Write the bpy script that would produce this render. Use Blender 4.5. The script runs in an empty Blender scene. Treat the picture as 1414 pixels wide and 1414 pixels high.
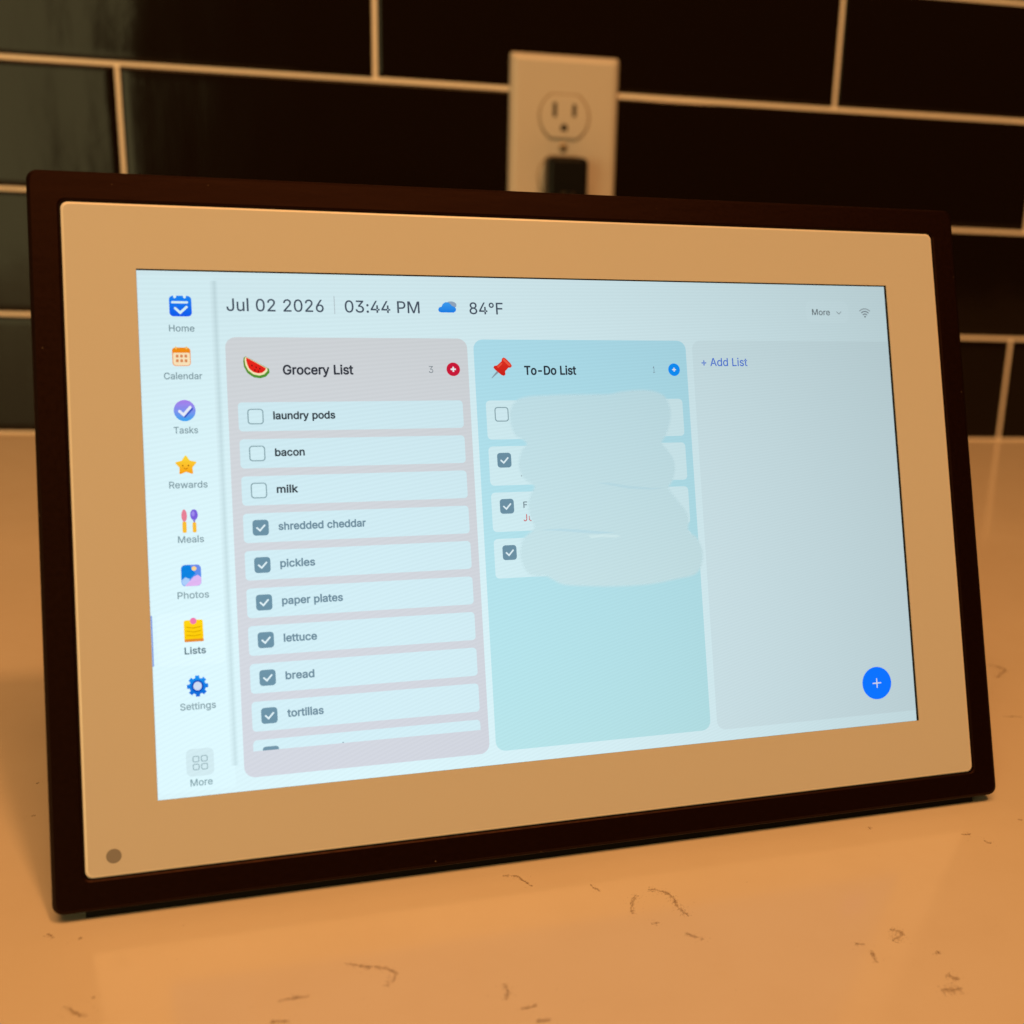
import bpy, bmesh, math, random, json
from mathutils import Vector, Matrix
from mathutils.geometry import delaunay_2d_cdt

S = bpy.context.scene
COL = S.collection
MM = 0.001

# ------------------------------------------------------------------ camera
cam_d = bpy.data.cameras.new('camera')
cam = bpy.data.objects.new('camera', cam_d)
COL.objects.link(cam)
right = Vector((0.9795, -0.1954, 0.0486))
down = Vector((-0.0079, -0.2781, -0.9605))
fwd = Vector((0.2012, 0.9405, -0.2740))
cam.matrix_world = Matrix.Translation(Vector((236.68, -846.81, 179.0)) * MM) @ Matrix((
    (right.x, -down.x, -fwd.x), (right.y, -down.y, -fwd.y), (right.z, -down.z, -fwd.z))).to_4x4()
cam_d.sensor_width = 36.0
cam_d.lens = 43.16
cam_d.shift_x = -0.1316
cam_d.shift_y = 0.01575
cam_d.clip_start = 0.02
cam_d.clip_end = 50.0
cam_d.dof.use_dof = True
cam_d.dof.focus_distance = 0.345
cam_d.dof.aperture_fstop = 12.3
S.camera = cam

# ------------------------------------------------------------------ world and lamps
world = bpy.data.worlds.new('World')
S.world = world
world.use_nodes = True
bg = world.node_tree.nodes['Background']
bg.inputs['Color'].default_value = (1.0, 0.44, 0.16, 1)
bg.inputs['Strength'].default_value = 0.030

def lamp(name, loc, target, size, power, color, size_y=None):
    d = bpy.data.lights.new(name, 'AREA')
    d.energy = power; d.color = color; d.size = size
    d.shape = 'RECTANGLE' if size_y else 'DISK'
    if size_y: d.size_y = size_y
    o = bpy.data.objects.new(name, d); COL.objects.link(o)
    o.location = loc
    o.rotation_euler = (Vector(target) - Vector(loc)).to_track_quat('-Z', 'Y').to_euler()
    return o
WARM = (1.0, 0.428, 0.132)
lamp('ceiling_lamp', (0.80, -1.50, 2.15), (0.30, -0.50, 0.05), 0.2, 14.5, WARM)
lamp('ceiling_light_panel', (0.20, -1.50, 2.20), (0.27, -0.50, 0.05), 1.6, 38.0, WARM, 1.1)
lamp('window_light', (-0.98, -1.95, 0.18), (-0.70, 0.0, 0.20), 1.30, 12.5, (1.0, 0.86, 0.38), 1.2)

S.view_settings.view_transform = 'Standard'
S.view_settings.look = 'None'
S.view_settings.exposure = 0.0
S.view_settings.gamma = 1.0
S.view_settings.use_curve_mapping = False

# ------------------------------------------------------------------ helpers
def lin(c):
    return tuple(((v / 255) / 12.92 if v / 255 <= 0.04045 else ((v / 255 + 0.055) / 1.055) ** 2.4) for v in c)

def rgba(c): return (c[0], c[1], c[2], 1.0)

def mat(name, color, rough=0.5, spec=0.5, metallic=0.0):
    m = bpy.data.materials.new(name); m.use_nodes = True
    b = m.node_tree.nodes['Principled BSDF']
    b.inputs['Base Color'].default_value = rgba(color)
    b.inputs['Roughness'].default_value = rough
    b.inputs['Specular IOR Level'].default_value = spec
    b.inputs['Metallic'].default_value = metallic
    return m

def nodes(m): return m.node_tree.nodes, m.node_tree.links, m.node_tree.nodes['Principled BSDF']

def noise(m, scale, detail=3, stretch=(1, 1, 1), rough=0.5):
    n, l, b = nodes(m)
    tc = n.new('ShaderNodeTexCoord'); mp = n.new('ShaderNodeMapping')
    mp.inputs['Scale'].default_value = stretch
    t = n.new('ShaderNodeTexNoise'); t.inputs['Scale'].default_value = scale
    t.inputs['Detail'].default_value = detail; t.inputs['Roughness'].default_value = rough
    l.new(tc.outputs['Object'], mp.inputs['Vector']); l.new(mp.outputs['Vector'], t.inputs['Vector'])
    return t

def bump(m, tex, strength, dist=0.001, prev=None):
    n, l, b = nodes(m)
    bp = n.new('ShaderNodeBump'); bp.inputs['Strength'].default_value = strength
    bp.inputs['Distance'].default_value = dist
    l.new(tex.outputs['Fac'], bp.inputs['Height'])
    if prev: l.new(prev.outputs['Normal'], bp.inputs['Normal'])
    l.new(bp.outputs['Normal'], b.inputs['Normal'])
    return bp

def ramp(m, tex, stops, socket):
    n, l, b = nodes(m)
    r = n.new('ShaderNodeValToRGB'); e = r.color_ramp.elements
    while len(e) < len(stops): e.new(0.5)
    for k, (p, c) in enumerate(stops): e[k].position = p; e[k].color = c if len(c) == 4 else rgba(c)
    l.new(tex.outputs['Fac'], r.inputs['Fac']); l.new(r.outputs['Color'], b.inputs[socket])
    return r

def obj(name, bm, mats, parent=None, smooth=False, label=None, loc=None):
    me = bpy.data.meshes.new(name)
    bm.to_mesh(me); bm.free()
    for m in (mats if isinstance(mats, (list, tuple)) else [mats]): me.materials.append(m)
    if smooth:
        for p in me.polygons: p.use_smooth = True
    o = bpy.data.objects.new(name, me); COL.objects.link(o)
    if parent: o.parent = parent
    if loc: o.location = loc
    if label: o['label'] = label
    return o

def empty(name, label, cat, loc=(0, 0, 0), group=None, kind=None):
    o = bpy.data.objects.new(name, None); COL.objects.link(o)
    o.location = loc; o['label'] = label; o['category'] = cat
    if group: o['group'] = group
    if kind: o['kind'] = kind
    o.empty_display_size = 0.02
    return o

def rrect(x0, y0, x1, y1, r, n=6):
    """counter-clockwise rounded rectangle outline"""
    r = max(r, 1e-4)
    pts = []
    for cx, cy, a0 in ((x1 - r, y1 - r, 0), (x0 + r, y1 - r, 90), (x0 + r, y0 + r, 180), (x1 - r, y0 + r, 270)):
        for k in range(n + 1):
            a = math.radians(a0 + 90 * k / n)
            pts.append((cx + r * math.cos(a), cy + r * math.sin(a)))
    return pts

def loft(bm, loops, cap_first=False, cap_last=False):
    vs = [[bm.verts.new(p) for p in lp] for lp in loops]
    n = len(vs[0])
    for a, b in zip(vs, vs[1:]):
        for i in range(n):
            j = (i + 1) % n
            bm.faces.new((a[i], a[j], b[j], b[i]))
    if cap_first: bm.faces.new(list(reversed(vs[0])))
    if cap_last: bm.faces.new(vs[-1])

def finish(bm):
    bmesh.ops.recalc_face_normals(bm, faces=bm.faces[:])
    return bm

def add_box(bm, x0, y0, z0, x1, y1, z1, bev=0.0, seg=2):
    r = bmesh.ops.create_cube(bm, size=1.0)
    vs = r['verts']
    for v in vs:
        v.co = ((x0 + x1) / 2 + v.co.x * (x1 - x0), (y0 + y1) / 2 + v.co.y * (y1 - y0), (z0 + z1) / 2 + v.co.z * (z1 - z0))
    if bev:
        es = list({e for v in vs for e in v.link_edges})
        bmesh.ops.bevel(bm, geom=es, offset=bev, segments=seg, affect='EDGES', profile=0.5)

def tube(bm, pts, rad, n=12):
    pts = [Vector(p) for p in pts]
    loops = []
    ref = Vector((0.3, 0.1, 0.9)).normalized()
    for i, p in enumerate(pts):
        t = (pts[min(i + 1, len(pts) - 1)] - pts[max(i - 1, 0)]).normalized()
        a = t.cross(ref).normalized(); b = t.cross(a)
        loops.append([p + (a * math.cos(2 * math.pi * k / n) + b * math.sin(2 * math.pi * k / n)) * rad for k in range(n)])
    loft(bm, loops, True, True)

# ------------------------------------------------------------------ the setting: counter and tiled wall
random.seed(11)
counter_m = mat('white_quartz', (0.78, 0.75, 0.71), 0.13, 0.5)
n, l, b = nodes(counter_m)
t1 = noise(counter_m, 38, 6, rough=0.62)
ramp(counter_m, t1, [(0.25, (0.77, 0.715, 0.60)), (0.52, (0.79, 0.74, 0.63)), (0.78, (0.80, 0.755, 0.65))], 'Base Color')
bump(counter_m, noise(counter_m, 22, 2), 0.03, 0.002)

bm = bmesh.new()
add_box(bm, -1.6, -1.05, -0.03, 2.4, 0.012, 0.0)
counter = obj('countertop', bm, counter_m)
counter['label'] = 'polished white quartz kitchen countertop with wispy brown veins'
counter['category'] = 'countertop'
counter['kind'] = 'structure'

vein_m = [mat('vein_brown', (0.22, 0.14, 0.075), 0.2), mat('vein_tan', (0.34, 0.24, 0.15), 0.2), mat('vein_faint', (0.50, 0.40, 0.29), 0.2)]
for m in vein_m: m.node_tree.nodes['Principled BSDF'].inputs['Alpha'].default_value = 0.25
STROKES = json.loads('''[[[224.3,-592.7],[235.9,-596.9],[233.9,-602.5]],[[263.9,-559.7],[267.8,-560.8],[271.1,-565.7]],[[286.5,-566.5],[288.0,-570.2]],[[297.6,-573.0],[295.8,-575.5],[295.0,-581.2]],[[300.9,-571.0],[305.4,-572.6],[307.3,-579.8],[308.6,-584.2]],[[298.7,-585.8],[300.9,-586.0]],[[260.1,-604.9],[261.3,-607.5],[260.1,-610.6]],[[263.3,-614.1],[267.1,-613.3]],[[266.2,-618.9],[269.6,-618.4]],[[306.2,-591.0],[310.3,-594.0]],[[347.1,-600.7],[349.6,-601.1]],[[350.2,-603.5],[349.7,-608.7]],[[358.3,-595.7],[360.5,-597.9],[357.0,-600.8]],[[366.3,-605.9],[366.4,-607.3]],[[360.8,-620.6],[366.4,-620.3]],[[364.7,-615.1],[367.0,-617.4]],[[466.8,-430.2],[471.8,-435.0],[464.0,-443.1]],[[449.3,-476.9],[456.6,-478.2]],[[397.6,-553.9],[400.6,-553.4]],[[402.6,-557.7],[404.0,-559.5]],[[418.9,-547.0],[419.6,-548.0]],[[371.5,-546.4],[372.1,-547.7]],[[165.7,-600.0],[168.3,-603.0],[171.0,-604.1]],[[155.1,-572.2],[157.1,-574.0]],[[162.8,-574.7],[163.6,-575.1]],[[170.7,-598.0],[171.3,-597.8]],[[210.6,-604.3],[217.3,-603.4]],[[209.5,-611.5],[213.6,-611.8]],[[133.2,-494.2],[134.0,-494.3]],[[137.0,-513.8],[137.9,-514.3]]]''')
# stray flecks and short strokes over the rest of the slab
rs = random.Random(5)
for k in range(46):
    x, y = rs.uniform(-300, 900), rs.uniform(-520, -20)
    a = rs.uniform(0, 6.28); L = rs.uniform(0.5, 9)
    STROKES.append([[x, y], [x + L * math.cos(a), y + L * math.sin(a)], [x + L * 1.3 * math.cos(a + .7), y + L * 1.3 * math.sin(a + .7)]])
bm = bmesh.new()
def speck(x, y, r, mi, ang, st):
    z = rs.uniform(0.012, 0.05)
    k = rs.randint(5, 8); vs = []
    for i in range(k):
        t = 2 * math.pi * i / k; q = r * rs.uniform(0.55, 1.25)
        px, py = q * st * math.cos(t), q * math.sin(t)
        vs.append(bm.verts.new(((x + px * math.cos(ang) - py * math.sin(ang)) * MM, (y + px * math.sin(ang) + py * math.cos(ang)) * MM, z * MM)))
    f = bm.faces.new(vs); f.material_index = mi
WIDE = {4: 1.7, 3: 1.3, 0: 1.2, 6: 1.3, 7: 1.3, 8: 1.7, 12: 2.0, 13: 2.0, 14: 3.2, 15: 2.2, 16: 2.2, 22: 1.3, 26: 1.3, 27: 1.6}
def ribbon(path, w, mi):
    """a fine broken thread of colour along a path"""
    pts = []
    fine = []
    for i in range(len(path) - 1):                 # rounded off, no sharp elbows
        a, b_, c, d = (path[max(0, min(len(path) - 1, i + k))] for k in (-1, 0, 1, 2))
        for j in range(5):
            u = j / 5
            fine.append(tuple(.5 * (2 * b_[k] + (c[k] - a[k]) * u + (2 * a[k] - 5 * b_[k] + 4 * c[k] - d[k]) * u * u + (3 * b_[k] - a[k] - 3 * c[k] + d[k]) * u ** 3) for k in (0, 1)))
    path = fine + [tuple(path[-1])]
    for a, b_ in zip(path, path[1:]):
        k = max(2, int(math.dist(a, b_) / 0.35))
        pts += [(a[0] + (b_[0] - a[0]) * i / k, a[1] + (b_[1] - a[1]) * i / k) for i in range(k)]
    pts.append(tuple(path[-1]))
    sd = rs.uniform(0, 50); z = rs.uniform(0.006, 0.011)
    row = []
    for i, p in enumerate(pts):
        q = pts[min(i + 1, len(pts) - 1)]; o = pts[max(i - 1, 0)]
        a = math.atan2(q[1] - o[1], q[0] - o[0])
        f = math.sin(math.pi * (i + .6) / (len(pts) + .2)) ** .5
        ww = w * f * (0.55 + 0.45 * math.sin(i * .9 + sd) * math.sin(i * .37 + 2 * sd) + rs.uniform(-.2, .3))
        jx = 0.30 * math.sin(i * .31 + sd) + 0.12 * math.sin(i * .9 + 3 * sd) + rs.gauss(0, .05)
        x, y = p[0] - math.sin(a) * jx, p[1] + math.cos(a) * jx
        ww = max(ww, 0.02)
        row.append((bm.verts.new(((x - math.sin(a) * ww) * MM, (y + math.cos(a) * ww) * MM, z * MM)), bm.verts.new(((x + math.sin(a) * ww) * MM, (y - math.cos(a) * ww) * MM, z * MM))))
    for a, b_ in zip(row, row[1:]):
        f = bm.faces.new((a[0], a[1], b_[1], b_[0])); f.material_index = mi
for si, st in enumerate(STROKES):
    wide = WIDE.get(si, 1.0)
    ribbon(st, 0.15 * wide ** .4, 0); ribbon(st, 0.50 * wide ** .6, 2)
    for p, q in zip(st, st[1:]):
        L = math.dist(p, q); ang = math.atan2(q[1] - p[1], q[0] - p[0])
        w0 = rs.uniform(0.26, 0.50) * wide
        for i in range(int((9 + L * 13) * wide)):
            t = rs.random(); d = rs.gauss(0, 1)
            if math.sin(t * 9 + p[0]) + math.sin(t * 23 + p[1]) < -0.8: continue
            speck(p[0] + (q[0] - p[0]) * t - math.sin(ang) * d * w0, p[1] + (q[1] - p[1]) * t + math.cos(ang) * d * w0,
                  rs.uniform(0.05, 0.17), (1 if abs(d) < .8 else 2) if rs.random() < .8 else 0, ang + rs.gauss(0, .6), rs.uniform(1, 1.6))
        for i in range(int(4 + L * 2)):
            t = rs.random()
            speck(p[0] + (q[0] - p[0]) * t + rs.gauss(0, 1.6), p[1] + (q[1] - p[1]) * t + rs.gauss(0, 1.6), rs.uniform(0.05, 0.14), rs.choice((1, 2, 2)), ang, 1.3)
for i in range(900):
    speck(rs.uniform(-250, 800), rs.uniform(-660, -30), rs.uniform(0.05, 0.17), rs.choice((1, 2, 2)), rs.uniform(0, 3), 1.2)
obj('vein', finish(bm), vein_m, counter)

# tiled wall: every tile is pillowed and sits a hair out of true
PITCH_X, PITCH_Z, X0, GAP = 308.0, 76.84, 72.6, 2.45
tile_m = mat('dark_green_glazed_tile', (0.0075, 0.0042, 0.0020), 0.12, 0.225)
wob = noise(tile_m, 14, 2, (1.0, 1, 0.45))
bp1 = bump(tile_m, wob, 0.34, 0.004)
bp1 = bump(tile_m, noise(tile_m, 55, 3, (1.0, 1, 0.16)), 0.07, 0.0022, bp1)
bump(tile_m, noise(tile_m, 120, 3), 0.10, 0.0005, bp1)
grout_m = mat('pale_grout', (0.90, 0.89, 0.85), 0.85, 0.2)
bump(grout_m, noise(grout_m, 900, 3), 0.5, 0.0006)
wall = empty('backsplash_wall', 'dark glossy green subway tile wall with pale grout behind the counter', 'tiled wall', (0.35, 0, 0.25), kind='structure')
INV = Matrix.Translation(-Vector((0.35, 0, 0.25)))
bm = bmesh.new()
for row in range(0, 9):
    z0 = row * PITCH_Z + GAP / 2; z1 = (row + 1) * PITCH_Z - GAP / 2
    off = X0 + (0 if row % 2 == 0 else 154.0)
    for c in range(-6, 7):
        x0 = off + c * PITCH_X + GAP / 2; x1 = x0 + PITCH_X - GAP
        cx, cz = (x0 + x1) / 2, (z0 + z1) / 2
        ty, tz, dy = rs.gauss(0, .0009), rs.gauss(0, .0025), rs.uniform(-.12, .12)
        loops = []
        for ins, y, r in ((0, 5.0, .8), (0, 1.15, .8), (0.7, 0.62, 1.0), (2.0, 0.24, 1.6), (3.6, 0.06, 2.2), (5.6, 0.0, 2.6)):
            loops.append([((X) * MM, (y + dy + (X - cx) * ty + (Z - cz) * tz) * MM, (Z) * MM)
                          for X, Z in rrect(x0 + ins, z0 + ins, x1 - ins, z1 - ins, r, 3)])
        loft(bm, loops, False, True)
finish(bm); bm.transform(INV)
obj('tile', bm, tile_m, wall, smooth=True)
bm = bmesh.new()
add_box(bm, -2.2, 0.0011, -0.028, 2.6, 0.012, 0.70)
bm.transform(INV)
obj('grout', bm, grout_m, wall)

# ------------------------------------------------------------------ wall outlet with the charger plugged in
PX, PZ = 347.6, 195.5
ivory = mat('outlet_plastic', (0.62, 0.625, 0.62), 0.32)
slot_m = mat('slot_dark', (0.02, 0.015, 0.01), 0.7)
screw_m = mat('screw_metal', (0.45, 0.38, 0.28), 0.4, metallic=0.7)
outlet = empty('wall_outlet', 'off-white duplex outlet with cover plate on the dark tiles', 'electrical outlet', (PX * MM, 0, PZ * MM))
def O(x, y, z): return (x * MM, y * MM, z * MM)       # millimetres relative to the plate's centre
bm = bmesh.new()
loops = []
W2, H2 = 35.6, 57.4
for ins, y in ((0, 1.6), (0, -1.2), (0.5, -2.2), (1.6, -3.6), (3.4, -4.7), (4.6, -5.0)):
    loops.append([O(x, y, z) for x, z in rrect(-W2 + ins, -H2 + ins, W2 - ins, H2 - ins, max(2.2 - ins * .3, .6), 5)])
loft(bm, loops, False, True)
obj('cover_plate', finish(bm), ivory, outlet, smooth=False)
def recept_outline(r, hh, n=28):
    """round face cut flat at top and bottom"""
    pts = []
    for k in range(n * 4):
        a = 2 * math.pi * k / (n * 4)
        pts.append((r * math.cos(a), max(-hh, min(hh, r * math.sin(a)))))
    return pts
for cz in (19.2, -19.2):
    bm = bmesh.new()
    groove = [(17.0, 14.4, -4.95), (17.0, 14.4, -5.12), (16.2, 13.9, -5.14)]
    loft(bm, [[O(x, y, cz + z) for x, z in recept_outline(r, h)] for r, h, y in groove], False, True)
    for f in bm.faces: f.material_index = 1
    loft(bm, [[O(x, y, cz + z) for x, z in recept_outline(r, h)] for r, h, y in ((15.9, 13.6, -5.0), (15.9, 13.6, -6.0), (15.3, 13.1, -6.5))], False, True)
    rec = obj('receptacle', finish(bm), [ivory, mat('receptacle_groove', (0.30, 0.24, 0.17), 0.6)], outlet)
    for sx, w, h in ((-6.4, 2.5, 9.0), (6.4, 2.5, 7.8)):
        bm = bmesh.new(); add_box(bm, *O(sx - w / 2, -6.56, cz + 4.2 - h / 2), *O(sx + w / 2, -5.5, cz + 4.2 + h / 2))
        obj('slot', bm, slot_m, rec)
    bm = bmesh.new()
    outl = [(2.3 * math.cos(a), 2.3 * math.sin(a)) for a in [math.pi * k / 14 for k in range(15)]] + [(-2.3, -2.2), (2.3, -2.2)]
    loft(bm, [[O(x, y, cz - 6.6 + z) for x, z in outl] for y in (-5.5, -6.56)], True, True)
    obj('ground_hole', finish(bm), slot_m, rec)
bm = bmesh.new()
loft(bm, [[O(r * math.cos(2 * math.pi * k / 20), y, r * math.sin(2 * math.pi * k / 20)) for k in range(20)] for r, y in ((3.0, -4.9), (3.0, -5.4), (2.2, -5.9))], False, True)
for f in bm.faces: f.material_index = 0
bm2 = bm; add_box(bm2, *O(-0.4, -5.95, -2.2), *O(0.4, -5.6, 2.2))
for f in bm2.faces:
    if f.calc_center_median().y < -5.92 * MM: f.material_index = 1
obj('screw', finish(bm2), [screw_m, slot_m], outlet)

black_plastic = mat('black_plastic', (0.004, 0.004, 0.004), 0.4, 0.25)
adapter = empty('charger_plug', 'small black charger plugged into the lower half of the outlet', 'charger', (348.2 * MM, -6.5 * MM, 176.0 * MM))
bm = bmesh.new()
loops = []
for ins, y in ((0.6, 0.0), (0.0, -0.8), (0.0, -19.5), (0.5, -21.2), (1.5, -22.2), (3.0, -22.6)):
    loops.append([O(x, y, z) for x, z in rrect(-13.2 + ins, -19 + ins, 13.2 - ins, 13.6 - ins, max(4.0 - ins * .5, 1), 6)])
loft(bm, loops, True, True)
obj('plug_body', finish(bm), black_plastic, adapter, smooth=False)
bm = bmesh.new(); add_box(bm, *O(-4.5, -23.2, -12), *O(4.5, -22.5, -8), 0.0004)
obj('cable_socket', bm, slot_m, adapter)
bm = bmesh.new()
pts = [(0.3482, -0.029, 0.166), (0.3482, -0.044, 0.165), (0.347, -0.058, 0.150), (0.343, -0.070, 0.110), (0.336, -0.085, 0.055), (0.325, -0.110, 0.015), (0.312, -0.160, 0.003),
       (0.30, -0.24, 0.0025), (0.298, -0.33, 0.0025), (0.300, -0.40, 0.006), (0.299, -0.455, 0.030), (0.297, -0.4935, 0.048)]
def smooth_path(p, n=8):
    out = []
    for i in range(len(p) - 1):
        a, b_, c, d = (Vector(p[max(0, min(len(p) - 1, i + k))]) for k in (-1, 0, 1, 2))
        for j in range(n):
            t = j / n
            out.append(0.5 * ((2 * b_) + (c - a) * t + (2 * a - 5 * b_ + 4 * c - d) * t * t + (3 * b_ - a - 3 * c + d) * t ** 3))
    out.append(Vector(p[-1])); return out
tube(bm, smooth_path(pts), 0.0019)
cable = obj('power_cable', finish(bm), black_plastic, smooth=True)
cable['label'] = 'black cable running from the charger down behind the screen'; cable['category'] = 'cable'

# ------------------------------------------------------------------ the digital calendar
YAW, TILT = 0.1260, 0.3527
U = Vector((math.cos(YAW), math.sin(YAW), 0))
N0 = Vector((math.sin(YAW), -math.cos(YAW), 0))
V = Vector((0, 0, 1)) * math.cos(TILT) - N0 * math.sin(TILT)
N = U.cross(V)
cal = empty('digital_calendar', 'tilted dark brown framed digital calendar showing grocery and to-do lists', 'digital calendar')
cal.matrix_world = Matrix.Translation(Vector((156.02, -570.06, 3.0)) * MM + U * 0.1315) @ Matrix((
    (U.x, V.x, N.x), (U.y, V.y, N.y), (U.z, V.z, N.z))).to_4x4()
FW, FH = 262.99, 182.25
def P(u, v, w): return ((u - 131.5) * MM, v * MM, w * MM)     # millimetres from the frame's lower left corner

frame_m = mat('dark_brown_frame', (0.0042, 0.0009, 0.0005), 0.42, 0.19)
frame_m.node_tree.nodes['Principled BSDF'].inputs['Specular Tint'].default_value = (1.0, 0.50, 0.34, 1)
bump(frame_m, noise(frame_m, 260, 4, (0.25, 1, 1)), 0.10, 0.0006)
ramp(frame_m, noise(frame_m, 900, 2), [(0.35, (0.40,) * 3), (0.65, (0.50,) * 3)], 'Roughness')
n, l, b = nodes(frame_m)
vt = n.new('ShaderNodeTexVoronoi'); vt.inputs['Scale'].default_value = 150
tc = n.new('ShaderNodeTexCoord'); l.new(tc.outputs['Object'], vt.inputs['Vector'])
r = n.new('ShaderNodeValToRGB'); r.color_ramp.elements[0].position = 0.018; r.color_ramp.elements[1].position = 0.030
r.color_ramp.elements[0].color = (0.16, 0.12, 0.09, 1); r.color_ramp.elements[1].color = (0.0042, 0.0010, 0.0006, 1)
l.new(vt.outputs['Distance'], r.inputs['Fac']); l.new(r.outputs['Color'], b.inputs['Base Color'])

IL, IR, IT, IB = 7.36, 7.72, 7.70, 7.63
bm = bmesh.new()
loops = []
for d, w, rad in ((0.5, -9.0, 2.2), (0, -8.4, 2.6), (0, -1.1, 2.6), (0.3, -0.35, 2.4), (1.0, 0.0, 2.0)):
    loops.append([P(x, y, w) for x, y in rrect(d, d, FW - d, FH - d, rad, 6)])
for d, w, rad in ((-0.55, 0.0, 2.0), (-0.12, -0.22, 1.8), (0.0, -0.7, 1.7), (0.0, -3.0, 1.7)):
    loops.append([P(x, y, w) for x, y in rrect(IL + d, IB + d, FW - IR - d, FH - IT - d, rad, 6)])
loft(bm, loops, False, False)
obj('frame', finish(bm), frame_m, cal)
bm = bmesh.new()
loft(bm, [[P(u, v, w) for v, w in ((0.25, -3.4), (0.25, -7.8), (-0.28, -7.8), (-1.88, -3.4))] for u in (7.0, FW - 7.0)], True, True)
obj('contact_shade_strip', finish(bm), mat('contact_shade_black', (0.006, 0.005, 0.004), 0.7, 0.2), cal)  # added black strip, darkens the gap under the frame as contact shade
# backing sheet, back case and stand, out of sight behind
bm = bmesh.new(); add_box(bm, *P(0.8, 0.8, -8.9), *P(FW - .8, FH - .8, -3.0))
obj('backing', bm, black_plastic, cal)
bm = bmesh.new(); add_box(bm, *P(38, 32, -22), *P(FW - 38, FH - 30, -8.9), 0.004, 3)
obj('back_case', bm, black_plastic, cal)
bm = bmesh.new()
a0, a1 = (118.0, -21.5), (33.9, -100.0)      # v, w of the hinge and of the foot
loft(bm, [[P(u, v, w) for u, v, w in ((112, a0[0], a0[1]), (150, a0[0], a0[1]), (150, a1[0], a1[1]), (112, a1[0], a1[1]))],
          [P(u, v, w) for u, v, w in ((112, a0[0] - 5, a0[1]), (150, a0[0] - 5, a0[1]), (150, a1[0] + 0.9, a1[1] + 3.2), (112, a1[0] + 0.9, a1[1] + 3.2))]], True, True)
obj('stand_leg', finish(bm), black_plastic, cal)

# white surround, a thin slab with a window for the display
SL, SR, SB, ST = 24.46, 237.17, 24.81, 157.30
mat_m = mat('white_surround', (0.625, 0.65, 0.665), 0.24, 0.5)
bump(mat_m, noise(mat_m, 600, 3), 0.02, 0.0004)
bm = bmesh.new()
loops = []
for d, w, rad in ((0.10, -2.9, 1.9), (0.10, -0.95, 1.9), (0.22, -0.62, 1.8), (0.48, -0.40, 1.7), (0.85, -0.30, 1.5)):
    loops.append([P(x, y, w) for x, y in rrect(IL + d, IB + d, FW - IR - d, FH - IT - d, rad, 6)])
for w in (-0.30, -0.70):
    loops.append([P(x, y, w) for x, y in rrect(SL - 0.03, SB - 0.03, SR + 0.70, ST + 0.36, 0.05, 6)])
loft(bm, loops)
rim_highlight_m = mat('surround_rim_highlight', (0.80, 0.81, 0.80), 0.2)  # paler colour on the bevel paints in the rim's bright highlight
for f in bm.faces:
    if f.calc_center_median().z < -0.302 * MM and not (SL < f.calc_center_median().x / MM + 131.5 < SR and SB < f.calc_center_median().y / MM < ST): f.material_index = 1
sur = obj('surround', finish(bm), [mat_m, rim_highlight_m], cal)

sensor_m = mat('sensor_window', (0.25, 0.255, 0.27), 0.4)
bm = bmesh.new()
loft(bm, [[P(14.05 + r_ * math.cos(2 * math.pi * k / 40), 12.65 + r_ * math.sin(2 * math.pi * k / 40), w) for k in range(40)]
          for r_, w in ((1.75, -0.36), (1.75, -0.27), (1.62, -0.25))], False, True)
obj('light_sensor', finish(bm), sensor_m, cal)

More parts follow.
